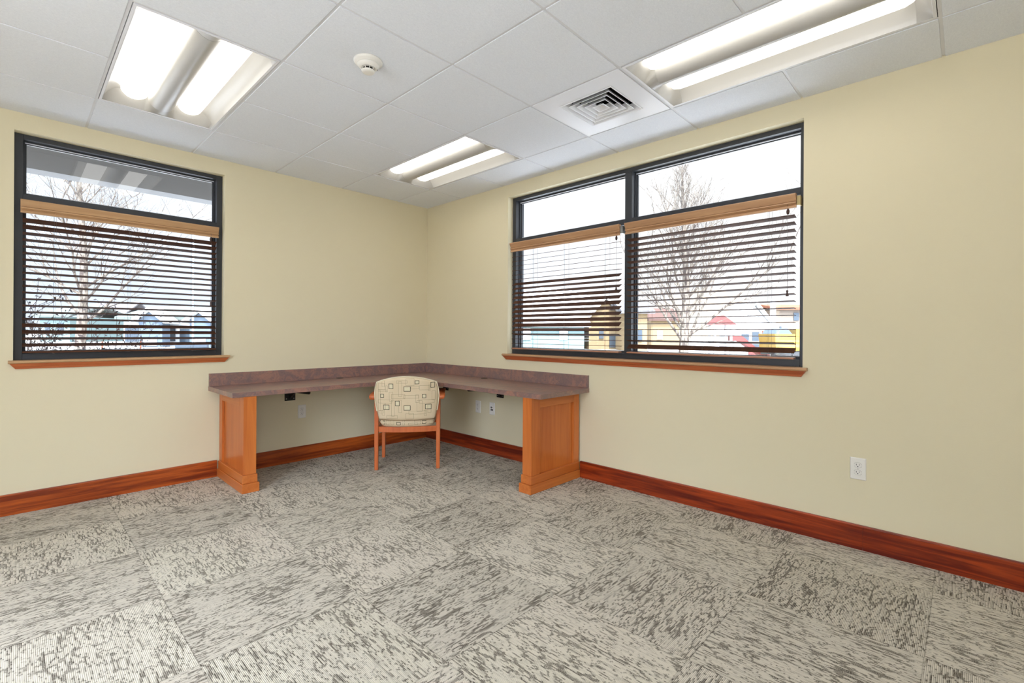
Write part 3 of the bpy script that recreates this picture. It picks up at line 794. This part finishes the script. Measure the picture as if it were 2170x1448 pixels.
def rear_of(o):
    me = o.data; tree = BVHTree.FromPolygons([v.co for v in me.vertices], [tuple(p.vertices) for p in me.polygons])
    def f(x, z, out):
        for dz in (0, .0015, -.0015, .004, -.004):
            h = tree.ray_cast(Vector((x, -1, z+dz)), Vector((0, 1, 0)))
            if h[0] is not None and h[0].y < .06: return (x, h[0].y-out, z)
        return None
    return f
def add_pattern(o, fn):
    for m in (M_pat_bold, M_pat_thin, M_pat_fill): o.data.materials.append(m)
    bm = bmesh.new(); bm.from_mesh(o.data); n0 = len(bm.faces); fn(bm); bm.faces.ensure_lookup_table()
    for f in bm.faces[n0:]: f.material_index += 1
    bm.to_mesh(o.data); bm.free()
def frame_strip(bm, rect, lw, mi, surf, n_out):
    x0, z0, x1, z1 = rect
    def quad(a0, b0, a1, b1):
        nx = max(1, int((a1-a0)/.008)); nz = max(1, int((b1-b0)/.008))
        for p in range(nx):
            for q in range(nz):
                c = [surf(a0+(a1-a0)*(p+s)/nx, b0+(b1-b0)*(q+t)/nz, n_out) for s, t in ((0, 0), (1, 0), (1, 1), (0, 1))]
                if None in c or max(k[1] for k in c)-min(k[1] for k in c) > .06: continue
                f = bm.faces.new([bm.verts.new(k) for k in c]); f.material_index = mi; f.smooth = True
    quad(x0, z0, x1, z0+lw); quad(x0, z1-lw, x1, z1); quad(x0, z0+lw, x0+lw, z1-lw); quad(x1-lw, z0+lw, x1, z1-lw)
def fits(r, m=.015):
    return all(abs(x) < half_w(z)-m and .412 < z < .787-.6*x*x for x in (r[0], r[2]) for z in (r[1], r[3]))
def back_pattern(bm):
    for r in thin:
        if fits(r): frame_strip(bm, r, .0013, 1, rear_surface, .0006)
    for r in bold:
        if fits(r, .008):
            frame_strip(bm, r, .0042, 0, rear_surface, .0010)
            m = .0042; x0, z0, x1, z1 = r
            f = bm.faces.new([bm.verts.new(rear_surface(x, z, .0008)) for x, z in ((x0+m, z0+m), (x1-m, z0+m), (x1-m, z1-m), (x0+m, z1-m))]); f.material_index = 2
bk = part('backrest', back_shell, M_fabric, ch)
rear_surface = rear_of(bk)
add_pattern(bk, back_pattern)
def piping(bm):
    pts = []
    for k in range(61):
        a = -1+2*k/60
        if abs(a) > .86: continue
    path = []
    N = 30
    for j in range(6, N+1):
        b = -1+2*j/N; k_ = .17 if b > 0 else .07; cb = b*math.sqrt(1-k_); z = .611+cb*.186; w = half_w(z); x = -math.sqrt(1-k_*b*b)*w
        z += -.55*x*x*max(0, b); path.append((x, z))
    top_ = []
    for i in range(1, 41):
        a = -1+2*i/40; cb = math.sqrt(1-.17*a*a); ca = a*math.sqrt(1-.17); z = .611+cb*.186; x = ca*half_w(z); z += -.55*x*x; top_.append((x, z))
    allp = path + top_ + [(-x, z) for x, z in path[::-1][1:]]
    tube(bm, [(x, back_pt(x, z, 1)-.003, z) for x, z in allp], .0042, 8)
part('piping', piping, M_piping, bk)
def seat(bm):
    NX, NY = 28, 24; T_, B_ = [], []
    for j in range(NY+1):
        v_ = j/NY; tr, br = [], []
        for i in range(NX+1):
            a = -1+2*i/NX; b = -1+2*v_
            ca = a*math.sqrt(1-.09*b*b); cb = b*math.sqrt(1-.09*a*a)
            x = ca*.237; yb = .000+curve_back(x)*.9; yf = .452+.012*(1-a*a)
            y = yb + (yf-yb)*(cb+1)/2
            e = max(0, (1-abs(a)**8)*(1-abs(b)**8))**.4
            zc = .404+.008*v_
            tr.append(bm.verts.new((x, y, zc+.040*e))); br.append(bm.verts.new((x, y, zc-.050*e)))
        T_.append(tr); B_.append(br)
    for j in range(NY):
        for i in range(NX):
            for g in (T_, B_):
                f = bm.faces.new((g[j][i], g[j][i+1], g[j+1][i+1], g[j+1][i])); f.smooth = True
    bmesh.ops.remove_doubles(bm, verts=bm.verts[:], dist=.0004); bmesh.ops.recalc_face_normals(bm, faces=bm.faces[:])
st = part('seat', seat, M_fabric, ch)
seat_rear = rear_of(st)
def seat_pat(bm):
    for q in ((-.222, .384, -.184, .414), (-.088, .380, -.054, .408), (.122, .388, .156, .416)):
        frame_strip(bm, q, .0038, 0, seat_rear, .0010)
    for q in ((-.175, .380, -.150, .420), (-.135, .382, -.110, .424), (.010, .380, .088, .398), (.060, .386, .110, .424), (.170, .384, .205, .424), (.185, .382, .215, .42), (-.04, .38, -.02, .42)):
        frame_strip(bm, q, .0012, 1, seat_rear, .0006)
add_pattern(st, seat_pat)

# ------------------------------------------------------------------ outside
GZ = -.30
def at(px, py, depth):
    return CAM + (fw + rt2*((px-CX)/F_PX) - up2*((py-CY)/F_PX))*depth
M_snow = new_mat('snow', srgb(236, 236, 238), .9, .1)
n = NT(M_snow); v = n.obj(); n.color(n.mix(n.step(n.noise(v, .35, 5, .6), .52, .66), tuple(c*.48 for c in srgb(238, 238, 240)), tuple(c*.6 for c in srgb(196, 178, 150))))
bm = bmesh.new(); box(bm, -140, 260, -140, 260, GZ-.4, GZ); g = struct(obj('floor_outside', bm, M_snow)); g['kind'] = 'structure'
g.name = 'ground'
M_sof = new_mat('soffit_grey', srgb(68, 64, 59), .8, .2); M_fascia = new_mat('fascia_grey', srgb(120, 120, 120), .6)
bm = bmesh.new(); box(bm, -9, WT, WT, 1.70, 2.60, 2.66, 0); box(bm, -9, WT, 1.70, 1.90, 2.60, 2.80, 1); struct(obj('trim_3', bm, [M_sof, M_fascia]))

def tree(label, base, height, spread, seed, bark, n_br=46, lean=0.0, rad=.1, up_bias=.5, first=.16, twig=5):
    rnd = random.Random(seed)
    r = thing('bare_tree', label, 'tree', base, 0, 'bare trees outside')
    def leader(t): return Vector((lean*t*height + .06*math.sin(t*7+seed), .05*math.sin(t*5+seed*2), t*height))
    def trunk(bm):
        N = 16; tube(bm, [leader(k/N) for k in range(N+1)], [max(.006, rad*(1-k/N)**.85+.004) for k in range(N+1)], 9)
    part('trunk', trunk, bark, r)
    def branches(bm):
        def grow(p, d, L, rr, lvl):
            N = 5 if lvl < 2 else 3; pts = [p]; q = p.copy(); dd = d.copy()
            kids = []
            for k in range(N):
                dd = (dd + Vector((rnd.uniform(-.16, .16), rnd.uniform(-.16, .16), up_bias*.10 + rnd.uniform(-.08, .08)))).normalized()
                q = q + dd*L/N; pts.append(q.copy()); kids.append((q.copy(), dd.copy(), k))
            tube(bm, pts, [max(.0022, rr*(1-.8*k/N)) for k in range(N+1)], 5 if lvl == 0 else 3, cap=False)
            if lvl < 3:
                for q2, d2, k in kids:
                    for _ in range((2 if lvl < 2 else 1) if k else 1):
                        if rnd.random() < (.72 if lvl < 2 else .45):
                            side = Vector((rnd.uniform(-1, 1), rnd.uniform(-1, 1), rnd.uniform(-.25, .75))).normalized()
                            nd = (d2*.85 + side*.8).normalized()
                            grow(q2, nd, L*rnd.uniform(.36, .58), rr*.42, lvl+1)
        for b in range(n_br):
            t = first + (1-first)*(b+.5)/n_br*.97
            az = b*2.399+rnd.uniform(-.4, .4); el = rnd.uniform(.40, .75) + t*.6
            d = Vector((math.cos(az)*math.cos(el), math.sin(az)*math.cos(el), math.sin(el)))
            L = spread*(1-t)**1.35*rnd.uniform(.7, 1.15) + .28
            grow(leader(t), d, L, max(.006, rad*.36*(1-t)+.006), 0)
    part('branches', branches, bark, r)
    return r
M_bark = new_mat('bark', srgb(150, 138, 128), .9, .1); n = NT(M_bark); v = n.obj()
n.color(n.mix(n.step(n.noise(n.mapping(v, (14, 14, 4)), 1, 4, .6), .4, .62), srgb(68, 60, 56), srgb(120, 111, 100)))
M_bark2 = new_mat('bark_dark', srgb(58, 52, 52), .9, .1)
p = at(172, 706, 13); tree('bare tree standing outside the left wall window', (p.x, p.y, GZ), 7.6, 4.0, 5, M_bark, 30, -.004, .135, .6, .2)
p = at(1447, 706, 14); tree('tall bare tree outside the right wall window', (p.x, p.y, GZ), 6.9, 3.8, 11, M_bark, 40, .012, .15, .6, .14)
def shrub(label, base, size, seed):
    rnd = random.Random(seed); r = thing('leafless_shrub', label, 'shrub', base)
    leaves = []
    def st(bm):
        for k in range(110):
            az = rnd.uniform(0, 2*PI); el = rnd.uniform(.35, 1.45); L = rnd.uniform(.5, 1)*size
            p = Vector((rnd.uniform(-.45, .45)*size, rnd.uniform(-.3, .3)*size, 0)); d = Vector((math.cos(az)*math.cos(el), math.sin(az)*math.cos(el), math.sin(el))); pts = [p]
            for q in range(6):
                d = (d+Vector((rnd.uniform(-.25, .25), rnd.uniform(-.25, .25), rnd.uniform(-.12, .1)))).normalized(); p = p+d*L/6; pts.append(p.copy())
                if q > 0:
                    for _ in range(3):
                        s2 = (d+Vector((rnd.uniform(-1, 1), rnd.uniform(-1, 1), rnd.uniform(-.6, .6)))).normalized()*rnd.uniform(.08, .22)*size
                        tube(bm, [p, p+s2*.5, p+s2+Vector((0, 0, .02))], [.004, .003, .0015], 3, cap=False)
                        for t_ in (.5, .8, 1): leaves.append(p+s2*t_)
            tube(bm, pts, [.010*(1-q/8) for q in range(7)], 4, cap=False)
    part('stems', st, M_bark2, r)
    def lv(bm):
        for p in leaves:
            if rnd.random() < .9:
                a = Vector((rnd.uniform(-1, 1), rnd.uniform(-1, 1), rnd.uniform(-1, 1))).normalized(); b = a.orthogonal().normalized(); s = rnd.uniform(.014, .034)
                bm.faces.new([bm.verts.new(p+v_) for v_ in (a*s, b*s*.5, -a*s, -b*s*.5)])
    f = part('leaves', lv, new_mat('dry_leaf', srgb(34, 28, 30), .8, .2), r); f['kind'] = 'stuff'
    return r
p = at(70, 706, 6.0); shrub('dark twiggy shrub at the lower left of the left window', (p.x, p.y, GZ), 1.9, 3)
p = at(195, 706, 9.0); shrub('low dark twiggy shrub beneath the bare tree in the left window', (p.x, p.y, GZ), 1.15, 8)
# buildings: each one placed along a view direction at its own distance and built as a solid house
def house(label, px0, px1, depth, zeave, zridge, dd, wall, roof, cat='house', gable=False, wins=(), name='house', trim=None, skew=0):
    a = at(px0, 706, depth); b = at(px1, 706, depth+skew)
    ux = Vector((b.x-a.x, b.y-a.y, 0)); Wd = ux.length; ux.normalize(); uy = Vector((-ux.y, ux.x, 0))
    if uy.dot(fw) < 0: uy = -uy
    rz = math.atan2(ux.y, ux.x)
    r = thing(name, label, cat, (a.x, a.y, GZ), rz, None)
    ez, rz_ = zeave-GZ, zridge-GZ
    def walls(bm):
        box(bm, 0, Wd, 0, dd, 0, ez)
        if gable: prism(bm, [(0, ez), (Wd, ez), (Wd/2, rz_-.15)], .02, dd-.02, 'y')
    part('walls', walls, wall, r)
    def rf(bm):
        o = .5; t = .22
        if gable:
            for s in (0, 1):
                xa = -o if s == 0 else Wd+o
                za = ez - o*(rz_-ez)/(Wd/2)
                prism(bm, [(xa, za), (Wd/2, rz_), (Wd/2, rz_+t), (xa, za+t)], -o, dd+o, 'y')
        else:
            prism(bm, [(-o, ez-.05), (dd/2, rz_), (dd+o, ez-.05), (dd+o, ez+t), (dd/2, rz_+t), (-o, ez+t)], -o, Wd+o, 'x')
    part('roof', rf, roof, r)
    for (x0, x1, z0, z1, m) in wins:
        def wn(bm): box(bm, x0*Wd, x1*Wd, -.09, -.005, z0, z1)
        part('window' if m is not M_door else 'garage_door', wn, m, r)
    return r
def out(r, g, b): return tuple(c*.34 for c in srgb(r, g, b))
M_blue = new_mat('pale_blue_siding', out(136, 152, 168), .8, .1); M_wht = new_mat('white_siding', srgb(178, 177, 175), .8, .1)
M_rf = new_mat('grey_green_shingle', out(140, 148, 142), .9, .1); M_rf2 = new_mat('grey_shingle', out(150, 146, 148), .9, .1)
M_cream = new_mat('cream_siding', out(200, 172, 132), .8, .1); M_tan = new_mat('tan_stucco', out(188, 168, 148), .8, .1)
M_orange = new_mat('orange_trim', out(190, 120, 92), .8, .1); M_teal = new_mat('teal_siding', out(158, 182, 180), .8, .1)
M_wglass = new_mat('dark_window', out(84, 98, 112), .3, .5); M_door = new_mat('garage_white', out(222, 224, 226), .6, .1)
M_red = new_mat('red_plastic', out(186, 96, 92), .6, .2); M_yel = new_mat('yellow_paint', out(206, 166, 70), .5, .3)
M_rust = new_mat('red_roof', out(128, 100, 92), .9, .1)
# seen through the left window
house('long row house with green-grey roof at the right of the left window', 262, 462, 46, 2.3, 3.6, 9, M_wht, M_rf, wins=((.02, .16, .4, 1.9, M_wglass), (.42, .55, .5, 1.9, M_wglass), (.60, .80, .4, 1.7, M_wglass)))
house('pale blue gabled house front left of the other blue one', 294, 344, 43.6, 2.25, 3.1, 1.0, M_blue, M_wht, gable=True, wins=((.2, .8, .1, .9, M_door),))
house('pale blue gabled house front at the right edge of the left window', 402, 446, 43.6, 2.25, 3.0, 1.0, M_blue, M_wht, gable=True, wins=((.2, .8, .1, .9, M_door),))
house('distant teal house with grey-green roof behind the shrub', 84, 148, 60, 2.9, 4.3, 9, M_teal, M_rf, wins=((.2, .35, 1, 2.4, M_wglass), (.6, .8, 1, 2.4, M_wglass)))
house('distant lavender house with grey roof behind the bare tree trunk', 176, 256, 80, 3.4, 6.0, 7, new_mat('lavender_siding', out(176, 180, 204), .8, .1), M_rf2, wins=((.3, .5, 1, 2.2, M_wglass),))
# seen through the right window
house('large pale teal building with snowy roof at the left of the right window', 1092, 1238, 40, 1.75, 4.4, 14, M_teal, M_snow, wins=((.10, .22, .9, 1.9, M_wht), (.64, .76, .9, 1.9, M_wht)))
house('cream gabled house beyond the lower corner of the left blind', 1248, 1318, 44, 2.6, 4.4, 9, M_cream, M_wht, gable=True, wins=((.30, .44, 1.0, 2.0, M_wglass), (.62, .80, .2, 1.4, M_wglass)))
house('cream house with grey roof at the left of the second window light', 1326, 1372, 40, 2.9, 3.8, 5, M_cream, M_rf2, wins=((.5, .75, .8, 1.8, M_wglass),))
house('cream house with brown roof behind the tall bare tree', 1380, 1440, 58, 2.8, 4.3, 8, M_cream, M_rust, wins=((.2, .4, .8, 1.9, M_wht),))
house('white gabled house left of the yellow truck in the right window', 1556, 1640, 42, 1.7, 3.9, 3, M_wht, M_wht, gable=True, wins=((.18, .36, .9, 1.5, M_wglass), (.45, .62, .9, 1.7, M_wglass), (.70, .92, .95, 1.8, M_orange), (.26, .82, .02, .62, M_wglass)))
house('tan stucco building with orange roof edge at the right end of the window', 1642, 1720, 48, 3.7, 4.1, 4, M_tan, M_orange, cat='building', wins=((.50, .64, 2.9, 3.7, M_wglass), (.12, .17, 1.5, 2.3, M_wglass)))
# far hills
def hill(label, px0, px1, depth, prof, m):
    a = at(px0, 706, depth); b = at(px1, 706, depth); ux = Vector((b.x-a.x, b.y-a.y, 0)); L = ux.length; ux.normalize()
    r = bpy.data.objects.new('hill', None)
    bm = bmesh.new(); rnd = random.Random(4); N = 60; grid = []
    for k in range(N+1):
        t = k/N; f_ = t*(len(prof)-1); q = min(int(f_), len(prof)-2); hz = prof[q] + (prof[q+1]-prof[q])*(f_-q)
        hgt = (706-hz)/F_PX*depth + rnd.uniform(-.2, .2)*depth*.006
        row = []
        for s, hh in ((-1, 0), (-.6, .45), (-.25, .85), (0, 1), (.4, .8), (1, 0)):
            row.append(bm.verts.new((L*t, (s+1)*depth*.09, hh*(hgt+1.2+.3))))
        grid.append(row)
    for g0, g1 in zip(grid[:-1], grid[1:]):
        for q in range(5): f = bm.faces.new((g0[q], g1[q], g1[q+1], g0[q+1])); f.smooth = True
    o = obj('hill', bm, m); o.location = (a.x, a.y, GZ); o.rotation_euler = (0, 0, math.atan2(ux.y, ux.x))
    return tag(o, label, 'hill')
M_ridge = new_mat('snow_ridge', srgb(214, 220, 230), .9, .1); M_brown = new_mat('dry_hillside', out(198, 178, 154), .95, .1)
hill('faint snowy ridge behind the left blind of the right window', 1060, 1300, 190, (640, 612, 602, 600, 606, 618, 640), M_ridge)
hill('dry tan hillside behind the tall bare tree', 1380, 1720, 150, (668, 640, 622, 604, 598, 612, 634, 640, 648), M_brown)
hill('low pale ridge far behind the row house', 330, 480, 190, (662, 654, 650, 652, 658), M_ridge)
# small things in the yards
def yellow_truck():
    p = at(1642, 706, 24); q = at(1700, 706, 24); ux = Vector((q.x-p.x, q.y-p.y, 0)); L = ux.length
    r = thing('yellow_dump_truck', 'yellow dump truck parked in front of the tan building', 'truck', (p.x, p.y, GZ), math.atan2(ux.y, ux.x))
    part('truck_bed', lambda bm: prism(bm, [(.05*L, .65), (.0, 1.5), (.75*L, 1.5), (.75*L, .65)], 0, 1.6, 'y'), M_yel, r)
    part('cab', lambda bm: prism(bm, [(.78*L, .5), (.78*L, 1.75), (.90*L, 1.75), (L, 1.2), (L, .5)], 0, 1.6, 'y'), M_yel, r)
    part('load', lambda bm: prism(bm, [(.1*L, 1.5), (.2*L, 1.72), (.5*L, 1.78), (.68*L, 1.5)], .1, 1.5, 'y'), M_blue, r)
    part('chassis', lambda bm: box(bm, .05*L, L, .1, 1.5, .42, .64), M_steel, r)
    for x in (.16, .36, .86):
        def w(bm, x=x): prism(bm, [(x*L+.32*math.cos(2*PI*k/18), .33+.32*math.sin(2*PI*k/18)) for k in range(18)], -.05, .2, 'y')
        part('wheel', w, M_steel, r)
yellow_truck()
def play(label, px, depth, w, h, m, name='playground_slide'):
    p = at(px, 706, depth); r = thing(name, label, 'playground slide', (p.x, p.y, GZ), YAW*-1)
    part('chute', lambda bm: prism(bm, [(0, h), (.25*w, h), (w, .25), (w*1.15, .2), (w*1.15, .35), (w*.95, .5), (.3*w, h+.3), (0, h+.3)], 0, .5, 'y'), m, r)
    part('tower', lambda bm: [box(bm, -1.0, -.9, 0, .1, 0, h+.9), box(bm, -.1, 0, 0, .1, 0, h+.9), box(bm, -1.0, -.9, .7, .8, 0, h+.9), box(bm, -.1, 0, .7, .8, 0, h+.9), box(bm, -1.0, 0, 0, .8, h-.1, h)], M_wht, r)
    part('roof', lambda bm: prism(bm, [(-1.2, h+.9), (.2, h+.9), (-.5, h+1.4)], -.1, .9, 'y'), m, r)
play('red playground slide left of the white gabled house', 1552, 26, 1.7, 1.1, M_red)
def panel(name, label, cat, px, depth, w, h, z0, m, d=.12):
    p = at(px, 706, depth); bm = bmesh.new(); box(bm, 0, w, 0, d, z0, z0+h); box(bm, .05, .15, .01, d-.01, 0, z0+.01); box(bm, w-.15, w-.05, .01, d-.01, 0, z0+.01)
    o = obj(name, bm, m); o.location = (p.x, p.y, GZ); o.rotation_euler = (0, 0, -YAW); return tag(o, label, cat)
panel('red_barrier', 'red barrier panel in front of the white gabled house', 'barrier', 1588, 30, 1.5, .55, .12, M_red)
panel('grey_fence_panel', 'blue-grey fence panel in the snow below the row house', 'fence', 371, 20, 1.35, .62, .30, M_wglass)
for px, dpt, lb in ((298, 17, 'orange marker stake near the middle of the left window'), (217, 15, 'orange marker stake beside the shrub twigs')):
    p = at(px, 706, dpt)
    o = tag(part('marker_stake', lambda bm: box(bm, -.022, .022, -.022, .022, 0, 1.12), M_orange, None), lb, 'stake', 'orange marker stakes'); o.location = (p.x, p.y, GZ)
p = at(409, 706, 22); pl = thing('lamp_post', 'thin pale lamp post seen through the left blind', 'lamp post', (p.x, p.y, GZ))
part('pole', lambda bm: tube(bm, [(0, 0, 0), (0, 0, 6.2)], [.05, .035], 8), new_mat('galvanised', srgb(170, 190, 205), .5), pl)
part('lamp_head', lambda bm: box(bm, -.12, .35, -.1, .1, 6.2, 6.3), M_wht, pl)
p = at(1638, 706, 27); pl = thing('utility_post', 'white square post at the right of the gabled house', 'post', (p.x, p.y, GZ))
part('shaft', lambda bm: box(bm, -.12, .12, -.12, .12, 0, 3.4), M_wht, pl); part('cap', lambda bm: box(bm, -.17, .17, -.17, .17, 3.4, 3.5), M_wht, pl)
